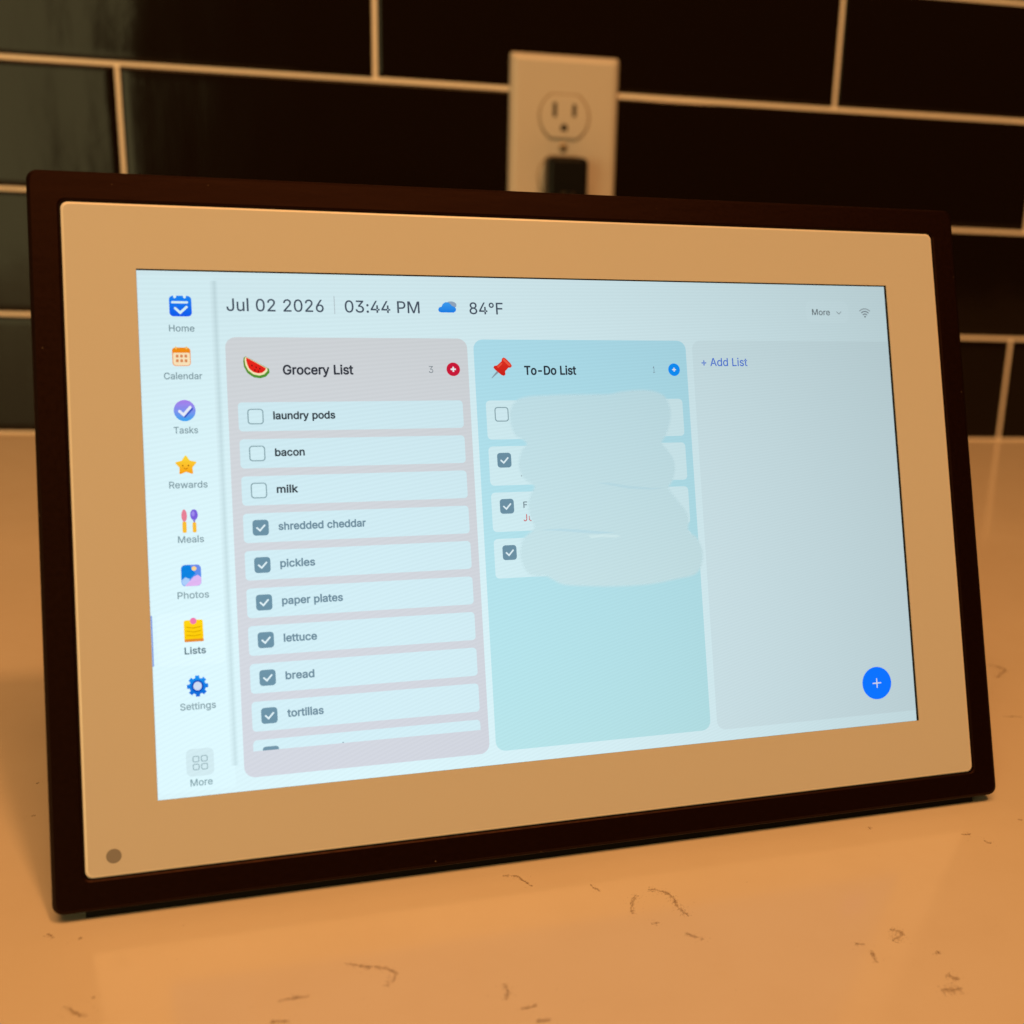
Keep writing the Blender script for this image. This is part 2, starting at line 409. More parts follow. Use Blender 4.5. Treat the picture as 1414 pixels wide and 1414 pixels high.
# ------------------------------------------------------------------ the lit display: 1280 x 800 units
GL = json.loads('''{"+":[453,[[198,34,198,364,255,364,255,34],[61,172,61,226,391,226,391,172]]],"-":[453,[[337,244,337,188,114,188,114,244]]],"0":[453,[[227,-7,199,-5,151,11,111,41,95,62,80,86,60,144,49,214,48,254,49,294,60,364,69,395,95,447,130,484,151,498,174,508,227,516,254,514,302,498,342,467,358,447,384,395,393,364,404,294,405,254,404,214,393,144,373,86,359,62,342,41,302,11,279,1],[227,50,245,51,276,63,303,87,313,103,323,122,336,168,344,254,336,341,323,387,313,405,303,422,276,446,245,458,227,460,209,458,177,446,151,422,140,405,117,341,109,254,117,168,140,103,163,74,177,63,209,51]]],"1":[453,[[76,0,76,55,391,55,391,0],[276,509,276,0,212,0,212,448,86,358,86,427,198,509]]],"2":[453,[[64,0,64,47,282,282,311,327,320,360,317,397,308,419,293,436,262,454,237,459,209,459,184,453,162,441,145,424,134,402,127,362,66,362,67,384,77,424,86,442,111,473,126,486,162,505,225,516,268,511,306,497,350,461,370,428,380,392,381,372,371,318,357,290,322,241,153,57,389,57,389,0]]],"3":[453,[[218,-7,152,2,98,30,70,57,60,74,46,111,44,132,109,132,115,107,134,78,165,59,204,50,248,53,275,61,297,74,315,93,328,130,328,158,322,184,299,217,275,234,242,244,157,248,157,299,288,448,288,452,70,452,70,509,372,509,372,461,211,278,211,289,239,290,287,284,327,265,359,239,381,205,392,166,392,123,387,103,370,66,358,50,327,23,288,4,243,-6]]],"4":[453,[[40,105,40,158,247,509,311,509,109,163,413,163,413,105],[282,0,282,318,343,318,343,0]]],"6":[453,[[226,-7,161,5,125,26,96,56,84,74,69,115,64,162,68,199,80,239,102,285,252,509,322,509,151,261,145,261,165,288,179,299,224,314,278,309,316,295,359,257,378,221,388,180,388,134,384,112,368,73,343,39,327,26,310,14,271,-2],[226,48,267,56,299,79,320,114,327,142,327,173,320,201,299,235,267,258,226,265,186,258,153,235,132,201,125,158,132,114,153,79,186,56]]],"8":[453,[[226,-7,201,-6,156,3,117,21,101,33,86,47,64,78,57,96,52,135,59,181,81,220,113,249,153,265,105,293,83,324,76,342,70,380,75,417,82,434,101,464,114,477,146,498,184,511,226,516,269,511,306,498,337,477,361,450,370,434,377,417,382,380,376,342,369,324,347,293,300,265,339,249,372,220,393,181,401,135,395,96,388,78,352,33,317,11,296,3,251,-6],[226,49,272,55,307,74,329,102,337,139,329,177,305,208,270,228,226,235,182,228,147,208,123,177,115,139,123,102,145,74,180,55],[226,290,252,292,274,300,293,313,312,341,319,376,313,410,294,437,264,454,226,460,188,454,159,437,139,410,133,376,139,341,159,313,189,296]]],":":[188,[[95,-4,70,3,57,16,50,32,50,50,57,66,70,79,95,87,113,83,128,73,138,59,141,41,138,24,128,9,113,-1],[95,271,70,278,57,291,50,307,50,325,57,342,78,359,95,362,113,359,128,349,138,334,141,316,138,299,128,284,113,274]]],"A":[480,[[16,0,201,509,276,509,463,0,395,0,276,334,232,478,245,478,228,419,191,302,85,0],[110,142,110,199,370,199,370,142]]],"C":[510,[[267,-7,235,-5,177,11,126,42,104,63,70,115,57,146,42,215,40,254,42,293,57,362,70,393,104,445,150,484,177,498,205,508,267,516,305,513,340,504,373,490,402,471,427,447,448,418,463,385,473,348,408,348,401,373,375,413,348,435,327,445,292,454,245,454,203,443,166,419,137,385,125,364,109,314,103,254,109,194,125,145,137,123,166,89,184,76,203,66,245,54,280,53,315,60,348,74,375,96,401,136,408,160,473,160,457,107,416,49,357,11,305,-4]]],"D":[502,[[219,0,96,0,96,57,215,57,272,63,318,81,354,110,379,149,394,198,398,226,398,285,388,337,379,361,354,399,320,428,299,438,275,446,221,452,93,452,93,509,261,507,325,492,377,461,418,418,446,361,455,329,462,255,455,181,446,149,417,92,376,48,322,17,256,2],[125,509,125,0,60,0,60,509]]],"F":[410,[[60,0,60,509,369,509,369,452,125,452,125,278,346,278,346,221,125,221,125,0]]],"G":[520,[[269,-7,236,-5,176,11,149,25,104,64,85,88,57,146,47,179,40,254,47,329,57,362,69,393,103,445,149,484,175,498,203,508,265,516,304,513,340,504,374,489,403,469,429,445,458,401,474,349,408,349,387,393,365,420,347,434,304,452,265,456,243,454,202,443,183,432,150,404,125,364,109,314,105,285,103,254,109,194,125,145,151,105,184,76,224,59,269,53,309,57,328,63,360,81,386,107,396,123,410,160,415,202,434,199,283,199,283,256,478,256,478,200,471,141,463,115,436,69,399,33,377,19,326,0]]],"H":[517,[[60,0,60,509,125,509,125,289,392,289,392,509,457,509,457,0,392,0,392,232,125,232,125,0]]],"J":[396,[[185,-7,124,3,98,15,75,33,57,55,44,81,36,111,33,173,98,173,99,123,104,104,122,74,149,56,166,51,204,51,220,56,248,74,266,104,272,145,272,509,336,509,336,145,334,111,326,81,313,55,294,33,271,15,246,3]]],"L":[393,[[60,0,60,509,125,509,125,57,361,57,361,0]]],"M":[628,[[60,0,60,509,152,509,280,181,322,49,307,49,345,167,476,509,568,509,568,0,504,0,507,457,513,457,471,331,342,0,286,0,165,304,112,457,119,457,121,383,122,0]]],"P":[445,[[60,0,60,509,263,507,312,497,332,487,366,462,390,430,398,411,409,348,404,304,390,265,366,233,332,207,289,191,235,186,109,186,109,242,233,242,284,250,308,264,327,282,338,306,344,333,342,376,333,402,318,423,297,439,251,451,125,452,125,0]]],"R":[449,[[60,0,60,509,264,507,290,504,333,489,367,465,380,450,399,415,408,374,405,309,390,271,367,240,333,217,289,203,236,198,96,198,96,255,234,255,284,262,309,273,327,290,339,312,344,338,344,367,334,405,319,425,298,440,252,451,125,452,125,0],[353,0,230,229,303,229,428,0]]],"S":[447,[[224,-9,197,-8,149,1,108,19,91,31,76,45,54,77,46,96,38,137,104,137,110,110,132,79,166,59,209,50,257,52,286,60,321,82,336,102,345,126,345,151,338,171,325,186,296,205,184,239,128,260,86,289,60,326,54,348,53,393,58,413,65,431,87,463,119,488,158,506,227,516,275,511,296,505,316,498,351,476,377,449,387,433,399,397,401,378,337,378,334,396,326,412,302,437,267,453,209,458,167,448,136,427,118,398,115,376,119,352,131,334,158,313,202,296,312,264,359,238,379,220,395,198,405,171,408,139,407,118,396,81,374,48,360,34,343,21,302,2,252,-8]]],"T":[449,[[32,452,32,509,417,509,417,452,257,452,257,0,193,0,193,452]]],"a":[389,[[160,-9,126,-5,94,5,80,12,57,32,40,58,31,90,31,123,38,150,58,179,89,199,125,211,244,228,265,235,273,243,276,255,271,288,256,311,240,322,220,329,196,331,171,329,140,318,118,301,100,274,41,291,48,308,67,335,104,364,163,382,227,382,275,367,296,353,315,333,329,306,337,251,337,0,277,0,277,52,272,52,252,25,226,6,190,-6],[170,45,216,53,239,66,257,83,269,104,275,126,276,190,239,177,144,162,125,155,103,139,95,124,92,105,94,87,102,72,130,52]]],"b":[424,[[229,-8,198,-5,162,10,138,31,118,59,112,59,112,0,53,0,53,509,114,509,114,319,118,319,144,353,171,373,212,384,252,383,294,371,330,347,359,313,379,270,389,218,389,160,379,108,370,84,346,45,313,16,274,-2],[220,47,253,51,267,57,301,88,321,133,328,189,321,245,301,290,267,319,237,329,220,330,203,329,174,320,140,291,125,263,113,210,116,150,125,115,140,86,174,57,188,51]]],"c":[396,[[207,-8,182,-7,137,6,117,16,82,46,68,64,46,108,34,187,46,268,68,312,82,330,98,346,137,371,182,383,221,384,272,373,315,349,347,312,362,277,303,262,294,283,276,306,257,319,226,329,189,329,158,319,145,310,115,274,99,224,96,187,99,151,115,102,134,76,158,57,173,51,207,46,234,49,271,66,296,95,304,117,363,102,354,78,334,46,306,21,261,-1]]],"d":[424,[[195,-8,151,-2,111,16,79,45,55,84,39,133,35,160,35,218,46,270,66,313,95,347,131,371,173,383,213,384,253,373,280,353,306,319,311,319,311,509,372,509,372,0,313,0,313,59,307,59,287,31,263,10,227,-5],[205,47,236,51,250,57,284,86,305,132,312,189,305,247,293,278,284,291,251,320,205,330,187,329,157,319,124,290,103,245,96,189,103,133,115,101,124,88,158,57,172,51]]],"e":[404,[[212,-8,161,-2,117,16,98,30,68,64,56,85,46,108,35,159,35,215,39,242,55,290,67,311,97,346,115,359,135,370,180,383,221,384,251,379,294,361,319,341,331,329,350,299,363,263,370,219,371,169,75,169,75,221,338,221,310,202,303,254,291,282,263,314,237,326,189,329,159,321,135,304,116,282,99,241,97,157,110,106,118,92,139,70,151,61,179,50,224,47,244,50,271,61,292,80,306,105,365,91,345,51,311,19,266,-1]]],"g":[425,[[207,-151,150,-144,105,-127,73,-101,51,-69,101,-41,128,-72,165,-92,192,-97,229,-96,267,-85,295,-62,310,-28,311,68,306,68,287,41,263,21,241,11,212,5,152,10,132,17,95,39,80,53,55,90,39,136,35,163,35,220,46,271,66,314,80,332,112,361,152,378,196,384,242,378,273,360,308,319,313,319,313,379,372,379,372,-9,367,-54,350,-90,324,-117,308,-127,291,-136,251,-147],[205,59,237,63,264,75,275,84,300,121,312,172,309,231,300,264,285,291,275,303,251,320,222,329,205,330,188,329,158,320,145,312,124,290,115,277,103,246,96,193,103,138,124,96,158,68]]],"h":[410,[[114,227,114,0,53,0,53,509,114,509,114,287,102,287,112,312,137,349,152,362,187,379,227,384,264,380,295,369,321,349,341,321,356,264,357,0,296,0,295,256,283,291,273,304,246,323,229,328,184,326,161,317,141,303,126,283,117,257]]],"i":[167,[[53,0,53,379,114,379,114,0],[84,443,60,449,44,468,41,483,44,499,54,512,67,521,84,524,100,521,114,512,126,491,126,475,114,455,100,446]]],"k":[381,[[110,137,110,212,121,212,284,379,360,379,184,199,177,199],[53,0,53,509,114,509,114,0],[294,0,148,186,191,229,372,0]]],"l":[189,[[139,-2,101,3,86,10,65,33,54,65,53,509,114,509,115,77,120,62,130,54,170,54,181,3]]],"m":[610,[[53,0,53,379,112,379,112,295,108,295,118,323,141,355,172,376,207,386,239,385,257,380,287,361,309,331,316,314,321,295,312,295,322,321,347,353,368,369,407,383,437,386,468,383,510,364,532,342,548,313,556,276,557,0,496,0,494,273,490,289,473,313,447,326,419,330,395,328,365,314,345,290,338,270,335,247,335,0,274,0,273,275,262,301,242,320,229,326,199,330,168,325,148,314,132,299,117,266,114,253,114,0]]],"n":[410,[[114,227,114,0,53,0,53,379,112,379,112,287,102,287,112,312,137,349,152,362,187,379,227,384,264,380,295,369,321,349,341,321,356,264,357,0,296,0,295,256,283,291,273,304,246,323,229,328,184,326,161,317,141,303,126,283,117,257]]],"o":[415,[[207,-8,182,-7,137,6,117,16,82,46,68,64,46,108,34,187,46,268,68,312,82,330,98,346,137,371,182,383,207,384,233,383,278,371,299,360,333,330,347,312,369,268,376,243,381,187,380,159,369,108,347,64,333,46,299,16,278,6,233,-7],[207,46,242,51,257,57,282,76,307,117,316,151,319,187,316,224,307,258,282,300,257,319,226,329,207,330,189,329,158,319,134,300,108,258,99,224,96,187,99,151,108,117,134,76,158,57,173,51]]],"p":[424,[[53,-143,53,379,112,379,112,319,118,319,137,346,152,360,183,378,212,384,252,383,294,371,313,361,345,332,370,293,379,270,389,218,389,160,379,108,370,84,346,45,330,29,294,5,252,-7,198,-5,173,4,145,24,118,59,114,59,114,-143],[220,47,253,51,267,57,301,88,321,133,328,189,321,245,301,290,267,319,237,329,220,330,203,329,174,320,140,291,125,263,113,210,116,150,125,115,140,86,174,57,188,51]]],"r":[259,[[53,0,53,379,112,379,112,321,115,321,140,358,166,375,196,384,243,384,243,322,213,326,182,323,149,309,126,284,114,250,114,0]]],"s":[365,[[182,-8,128,-2,84,18,53,50,45,63,36,94,94,107,105,79,124,60,165,46,200,46,232,55,255,71,267,91,265,121,254,136,237,147,125,177,87,196,72,208,53,237,47,274,51,305,57,319,75,343,100,363,149,381,206,384,239,378,279,358,307,328,324,290,268,277,251,307,232,323,205,331,171,332,143,324,121,308,110,289,112,258,124,243,144,232,254,202,292,183,317,158,325,142,330,125,330,90,321,61,290,24,260,6,242,0]]],"t":[227,[[204,379,204,327,6,327,6,379],[65,471,126,471,128,76,136,61,150,53,177,50,202,54,213,2,208,0,168,-4,125,2,92,21,72,52,65,93]]],"u":[410,[[182,-5,146,-1,101,20,78,44,62,76,53,139,53,379,114,379,114,144,119,105,137,75,150,64,164,56,200,50,226,53,259,69,276,86,293,122,296,153,296,379,357,379,357,0,298,0,298,92,307,92,297,67,286,47,257,17,222,0]]],"w":[567,[[138,0,23,379,87,379,149,157,175,41,165,41,180,113,252,379,316,379,382,136,402,41,391,41,402,90,480,379,545,379,429,0,368,0,315,185,277,338,291,338,263,225,199,0]]],"y":[389,[[47,-139,61,-86,96,-90,124,-80,136,-67,146,-48,163,-1,17,379,84,379,177,121,206,21,184,21,188,37,212,121,305,379,371,379,204,-58,184,-97,159,-124,128,-140,104,-145,77,-145]]],"°":[316,[[158,283,114,292,77,316,52,353,43,397,52,442,77,479,114,504,158,513,202,504,239,479,264,442,273,397,264,353,239,316,216,298,202,292],[158,334,175,336,197,347,217,373,222,397,220,414,209,437,183,457,158,462,134,457,113,443,99,422,95,406,99,373,113,353,141,336]]]}''')
GL['l'] = [167, [[51, 0, 51, 531, 116, 531, 116, 0]]]
KX, KY = (SR - SL) / 1280.0, (ST - SB) / 800.0
LCD_W, LCD_STEP = -0.55, 0.022
_cache = {}
def lcd(color, color2=None, gain=1.0, alpha=1.0):
    """light given off by the display, dimmer towards grazing angles as an LCD is; color2 is the tint at the foot of a gradient"""
    key = (tuple(color), tuple(color2) if color2 else None, gain, alpha)
    if key in _cache: return _cache[key]
    m = mat('lcd_pixels', (0.004, 0.005, 0.006), 0.22, 0.10)
    n, l, b = nodes(m)
    b.inputs['Alpha'].default_value = alpha
    geo = n.new('ShaderNodeNewGeometry')
    dot = n.new('ShaderNodeVectorMath'); dot.operation = 'DOT_PRODUCT'
    l.new(geo.outputs['Incoming'], dot.inputs[0]); l.new(geo.outputs['Normal'], dot.inputs[1])
    ab = n.new('ShaderNodeMath'); ab.operation = 'ABSOLUTE'; l.new(dot.outputs['Value'], ab.inputs[0])
    pw = n.new('ShaderNodeMath'); pw.operation = 'POWER'; pw.inputs[1].default_value = 2.15
    l.new(ab.outputs[0], pw.inputs[0])
    dv = n.new('ShaderNodeVectorMath'); dv.operation = 'DOT_PRODUCT'      # brighter from above, as such panels are
    l.new(geo.outputs['Incoming'], dv.inputs[0]); dv.inputs[1].default_value = V
    ex = n.new('ShaderNodeMath'); ex.operation = 'MULTIPLY_ADD'; ex.inputs[1].default_value = 0.22; ex.inputs[2].default_value = 1.0
    l.new(dv.outputs['Value'], ex.inputs[0])
    # pixel rows of the panel
    tc = n.new('ShaderNodeTexCoord'); sep = n.new('ShaderNodeSeparateXYZ'); l.new(tc.outputs['Object'], sep.inputs[0])
    def mth(op, a, c):
        q = n.new('ShaderNodeMath'); q.operation = op
        for k, s in enumerate((a, c)):
            if isinstance(s, (int, float)): q.inputs[k].default_value = s
            elif s is not None: l.new(s, q.inputs[k])
        return q.outputs[0]
    x, y = sep.outputs['X'], sep.outputs['Y']
    skew = mth('MULTIPLY', mth('SUBTRACT', 0.16, y), mth('MULTIPLY', x, 2.6))
    ph = mth('MULTIPLY', mth('ADD', y, mth('MULTIPLY', skew, -1.0)), 2 * math.pi / 0.00095)
    rowv = mth('MULTIPLY_ADD', mth('SINE', ph, None), 0.018)
    n_ = rowv.node; n_.inputs[2].default_value = 1.0
    st = mth('MULTIPLY', mth('MULTIPLY', mth('MULTIPLY', pw.outputs[0], ex.outputs[0]), rowv), gain * 1.02)
    l.new(st, b.inputs['Emission Strength'])
    if color2:
        g = n.new('ShaderNodeSeparateXYZ'); l.new(tc.outputs['Generated'], g.inputs[0])
        mx = n.new('ShaderNodeMix'); mx.data_type = 'RGBA'
        mx.inputs[6].default_value = rgba(lin(color2)); mx.inputs[7].default_value = rgba(lin(color))
        l.new(g.outputs['Y'], mx.inputs[0]); l.new(mx.outputs[2], b.inputs['Emission Color'])
    else:
        b.inputs['Emission Color'].default_value = rgba(lin(color))
    _cache[key] = m
    return m

def Q(x, y, layer): return P(SL + x * KX, ST - y * KY, LCD_W + layer * LCD_STEP)

def inside(p, poly):
    r = False
    for (xa, ya), (xb, yb) in zip(poly, poly[1:] + poly[:1]):
        if (ya > p[1]) != (yb > p[1]) and p[0] < (xb - xa) * (p[1] - ya) / (yb - ya) + xa: r = not r
    return r

def fill(conts):
    """points and triangles of an outline with holes"""
    pts, eds = [], []
    for c in conts:
        k = len(pts); pts += [Vector((p[0], p[1])) for p in c]
        eds += [(k + i, k + (i + 1) % len(c)) for i in range(len(c))]
    vs, _, fs, *_ = delaunay_2d_cdt(pts, eds, [], 0, 1e-5)
    out = []
    for f in fs:
        cx, cy = sum(vs[i].x for i in f) / 3, sum(vs[i].y for i in f) / 3
        if sum(inside((cx, cy), c) for c in conts) % 2: out.append(f)
    return [(v.x, v.y) for v in vs], out

def ui(name, shapes, parent, label=None):
    """shapes: list of (contours, colour or (colour, foot colour), layer); each contour is a list of display coordinates"""
    bm = bmesh.new(); mats = []
    for conts, col, layer in shapes:
        m = lcd(*col) if isinstance(col[0], (tuple, list)) else lcd(col)
        if m not in mats: mats.append(m)
        mi = mats.index(m)
        flat, tris = fill(conts)
        vs = [bm.verts.new(Q(p[0], p[1], layer)) for p in flat]
        for tri in tris:
            a, c, d = (Vector((flat[i][0], -flat[i][1], 0)) for i in tri)
            if abs((c - a).cross(d - a).z) < 1e-9: continue
            if (c - a).cross(d - a).z < 0: tri = tri[::-1]
            try: f = bm.faces.new([vs[i] for i in tri]); f.material_index = mi
            except ValueError: pass
    bm.normal_update()
    return obj(name, bm, mats, parent, label=label)

def R(x0, y0, x1, y1, r=0, n=6): return rrect(x0, y0, x1, y1, r, n)
def E(cx, cy, rx, ry=None, n=40):
    return [(cx + rx * math.cos(2 * math.pi * k / n), cy + (ry or rx) * math.sin(2 * math.pi * k / n)) for k in range(n)]

def stroke(pts, w, closed=False):
    """outline of a thick polyline with round ends and mitred corners"""
    pts = [Vector(p) for p in pts]; h = w / 2
    def nrm(a, b_): d = (b_ - a).normalized(); return Vector((-d.y, d.x))
    L, Rr = [], []
    for i, p in enumerate(pts):
        if i == 0: q = nrm(pts[0], pts[1])
        elif i == len(pts) - 1: q = nrm(pts[-2], pts[-1])
        else:
            a, b_ = nrm(pts[i - 1], p), nrm(p, pts[i + 1]); q = (a + b_).normalized(); q = q / max(q.dot(a), .4)
        L.append(p + q * h); Rr.append(p - q * h)
    out = list(L)
    d = (pts[-1] - pts[-2]).normalized(); a0 = math.atan2(d.y, d.x)
    out += [pts[-1] + Vector((math.cos(a0 + math.pi / 2 - math.pi * k / 8), math.sin(a0 + math.pi / 2 - math.pi * k / 8))) * h for k in range(1, 8)]
    out += Rr[::-1]
    d = (pts[0] - pts[1]).normalized(); a0 = math.atan2(d.y, d.x)
    out += [pts[0] + Vector((math.cos(a0 + math.pi / 2 - math.pi * k / 8), math.sin(a0 + math.pi / 2 - math.pi * k / 8))) * h for k in range(1, 8)]
    return [(p.x, p.y) for p in out]

def text_shapes(s, x0, base, x1, cap, color, layer, bold=0.0):
    pen = 0; glyphs = []
    for ch in s:
        if ch == ' ': pen += 210; continue
        w, cs = GL[ch]
        for c in cs:
            pts = [(c[i] + pen, c[i + 1]) for i in range(0, len(c), 2)]
            glyphs.append((ch, pen, pts))
        pen += w
    xs = [p[0] for _, _, g in glyphs for p in g]; a, b_ = min(xs), max(xs)
    kx = (x1 - x0) / (b_ - a); ky = cap / 509.0
    groups = {}
    for ch, pn, pts in glyphs:
        conv = [(x0 + (p[0] - a) * kx, base - p[1] * ky) for p in pts]
        groups.setdefault(pn, []).append(conv)
    out = []
    for g in groups.values():
        out.append((g, color, layer))
        if not bold: continue
        for c in g:                       # heavier weights: a thin band along the outline
            for i in range(len(c)):
                p, q = Vector(c[i]), Vector(c[(i + 1) % len(c)])
                if (q - p).length < 1e-4: continue
                d = (q - p).normalized(); m = Vector((-d.y, d.x)) * bold; e = d * bold * 0.45
                out.append(([[tuple(p - e - m), tuple(q + e - m), tuple(q + e + m), tuple(p - e + m)]], color, layer + 0.12 + 0.1 * (i % 3)))
    return out

def text(name, s, x0, base, x1, cap, color, layer, parent, bold=0.0):
    return ui(name, text_shapes(s, x0, base, x1, cap, color, layer, bold), parent)

WHITE = (217, 243, 249)
bm = bmesh.new()
loft(bm, [[P(x, y, LCD_W - 0.05) for x, y in rrect(SL - .02, SB - .02, SR + .69, ST + .35, .05, 2)],
          [P(x, y, LCD_W - 0.02) for x, y in rrect(SL - .02, SB - .02, SR + .69, ST + .35, .05, 2)]], True, True)
obj('black_display_edge', finish(bm), mat('display_edge_black', (0.004, 0.004, 0.006), 0.4), cal)
screen = ui('screen', [([R(0, 0, 1280, 800)], WHITE, 0)], cal, 'lit display with pale blue-white background')
scr = screen

# sidebar
ui('sidebar', [([R(2, 8, 110, 792, 4)], (219, 246, 252), 1)], scr)
ui('sidebar_edge', [([[(a, 14), (a + 1.9, 14), (a + 1.9, 760), (a, 760)]], c, 2) for a, c in ((104.3, (215, 241, 247)), (106.2, (211, 237, 243)), (108.1, (205, 231, 237)), (110.0, (200, 226, 232)), (111.9, (206, 232, 238)), (113.8, (212, 239, 245)))], scr)
ui('selected_row', [([R(8, 524, 103, 604, 8)], (222, 248, 254), 2), ([R(0.4, 526, 2.2, 602)], (120, 150, 225), 2)], scr)
LAB, LABD = (130, 156, 164), (90, 116, 126)
for s, xa, xb, yb, cap in (('Home', 43.2, 79.4, 94, 10), ('Calendar', 33.2, 87.6, 168, 10), ('Tasks', 43.8, 78.1, 251.5, 10),
        ('Rewards', 34.1, 88.4, 335.2, 10), ('Meals', 43.3, 79.8, 418.6, 10), ('Photos', 39.3, 83.6, 503.2, 10), ('Lists', 46.0, 75.6, 587, 10),
        ('Settings', 36.4, 86.5, 670.5, 10), ('More', 46.3, 77.2, 784.2, 10)):
    text('menu_text', s, xa, yb, xb, cap, {'Lists': LABD, 'More': (135, 165, 172)}.get(s, LAB), 3, scr, 0.35 if s == 'Lists' else 0.22)
PALE = (225, 250, 255)
ui('home_icon', [([R(44.7, 38.5, 76.7, 70.7, 6)], ((10, 140, 255), (0, 90, 245)), 3),
    ([R(51, 36, 55, 42.5, 2)], PALE, 4), ([R(65, 36, 69, 42.5, 2)], PALE, 4), ([R(47.5, 47, 72, 50.5, 1.7)], PALE, 4),
    ([stroke([(53, 58), (60, 65), (69.5, 56)], 3.6)], PALE, 4)], scr)
ui('calendar_icon', [([R(45.9, 119, 72.3, 147.7, 5)], ((245, 160, 90), (246, 178, 130)), 3), ([R(47.3, 126, 71, 146.3, 4)], (255, 232, 190), 4),
    ([[(47, 127), (71.3, 127), (71.6, 122.5), (69.5, 119.3), (49, 119.3), (46.6, 122.5)]], ((250, 150, 10), (236, 110, 40)), 5),
    ([R(50.5, 117.5, 53, 121.5, 1)], (255, 205, 110), 6), ([R(65.5, 117.5, 68, 121.5, 1)], (255, 205, 110), 6)]
    + [([R(51 + 6.2 * i, 130 + 7.2 * j, 55 + 6.2 * i, 134.6 + 7.2 * j, 1.4)], (222, 140, 90), 5) for i in range(3) for j in range(2)], scr)
ui('tasks_icon', [([E(60.4, 216.5, 15.6, 16.4)], ((172, 128, 240), (40, 165, 245)), 3), ([stroke([(54.6, 220), (60.4, 225), (70.5, 214)], 4.0)], (60, 90, 200), 4), ([stroke([(53, 217.5), (58.6, 223), (68.5, 211.5)], 4.2)], (235, 240, 255), 5)], scr)
star = []
for k in range(10):
    a = math.radians(-90 + 36 * k); rr_ = 17 if k % 2 == 0 else 9.6
    star.append((58.8 + rr_ * math.cos(a), 301 + rr_ * math.sin(a)))
rounded = []
for i in range(10):
    p0, p1, p2 = Vector(star[i - 1]), Vector(star[i]), Vector(star[(i + 1) % 10])
    t = 0.28 if i % 2 == 0 else 0.1
    a, c = p1.lerp(p0, t), p1.lerp(p2, t)
    for k in range(4):
        u_ = k / 3; rounded.append(tuple((1 - u_) ** 2 * a + 2 * u_ * (1 - u_) * p1 + u_ * u_ * c))
ui('star_icon', [([rounded], ((255, 222, 60), (252, 160, 10)), 3), ([E(54.3, 301, 1.1)], (150, 90, 10), 4), ([E(62.3, 301, 1.1)], (150, 90, 10), 4), ([stroke([(55.8, 305), (58.4, 306.4), (61, 305)], 1.1)], (190, 110, 10), 4)], scr)
ui('meals_icon', [([E(53.2, 377.5, 3.9, 9.5)], (232, 128, 150), 3), ([R(50.2, 386.5, 56, 403.5, 2)], (250, 190, 50), 4),
    ([E(67.2, 376.5, 5.4, 8.4)], (122, 96, 222), 3), ([R(66, 383, 68.4, 390)], (130, 110, 200), 3), ([E(66.0, 375, 2.2, 4)], (158, 140, 238), 4), ([R(64.6, 388, 70.0, 403.5, 2)], (250, 190, 50), 4)], scr)
ui('photos_icon', [([R(45.4, 452.3, 73.8, 484.7, 6)], ((110, 140, 235), (60, 150, 240)), 3),
    ([[(45.6, 476), (51, 471), (57, 473.5), (57, 484.6), (51, 484.6), (46.6, 481.5)]], (170, 205, 250), 4),
    ([[(50, 484.5), (57, 477), (63, 470.5), (69, 468), (73.7, 472), (73.7, 479), (72.4, 482.6), (68.5, 484.6)]], ((210, 190, 250), (226, 180, 240)), 5),
    ([[(46, 456), (50, 452.6), (58, 452.6), (66, 466), (56, 475), (45.5, 474)]], (0, 130, 225), 3.5), ([E(64.0, 458.3, 3.4)], (255, 214, 140), 5)], scr)
ui('lists_icon', [([R(46.1, 536, 73.2, 568.2, 3)], ((255, 214, 20), (250, 200, 0)), 3), ([R(46.4, 564.6, 73.4, 568.8, 1.4)], (228, 140, 40), 4),
    ([E(59.6, 537.5, 4.6, 4.8)], (240, 120, 175), 5)] + [([stroke([(50, yy), (60, yy + 1.6), (69.5, yy)], 1.3)], (214, 165, 0), 4) for yy in (546.5, 552.5, 558.5)], scr)
gear = []
for k in range(8):
    a = 2 * math.pi * k / 8
    for da, rr_ in ((-0.26, 11.8), (-0.19, 15.2), (0.19, 15.2), (0.26, 11.8)):
        gear.append((61.9 + rr_ * math.cos(a + da), 635.8 + rr_ * 1.06 * math.sin(a + da)))
ui('gear_icon', [([gear], ((20, 145, 240), (0, 100, 215)), 3), ([E(61.9, 635.8, 8.4, 9)], (0, 75, 185), 4), ([E(61.9, 635.8, 6.0, 6.5)], (205, 218, 240), 5)], scr)
sq = []
for x_, y_ in ((50.4, 739.8), (62.2, 739.8), (50.4, 751.6), (62.2, 751.6)):
    sq.append(([R(x_, y_, x_ + 9.4, y_ + 9.4, 2.6), R(x_ + 1.2, y_ + 1.2, x_ + 8.2, y_ + 8.2, 1.7)[::-1]], (140, 168, 175), 4))
ui('more_icon', [([R(41.3, 729.2, 80.4, 770, 8)], (208, 233, 239), 3)] + sq, scr)

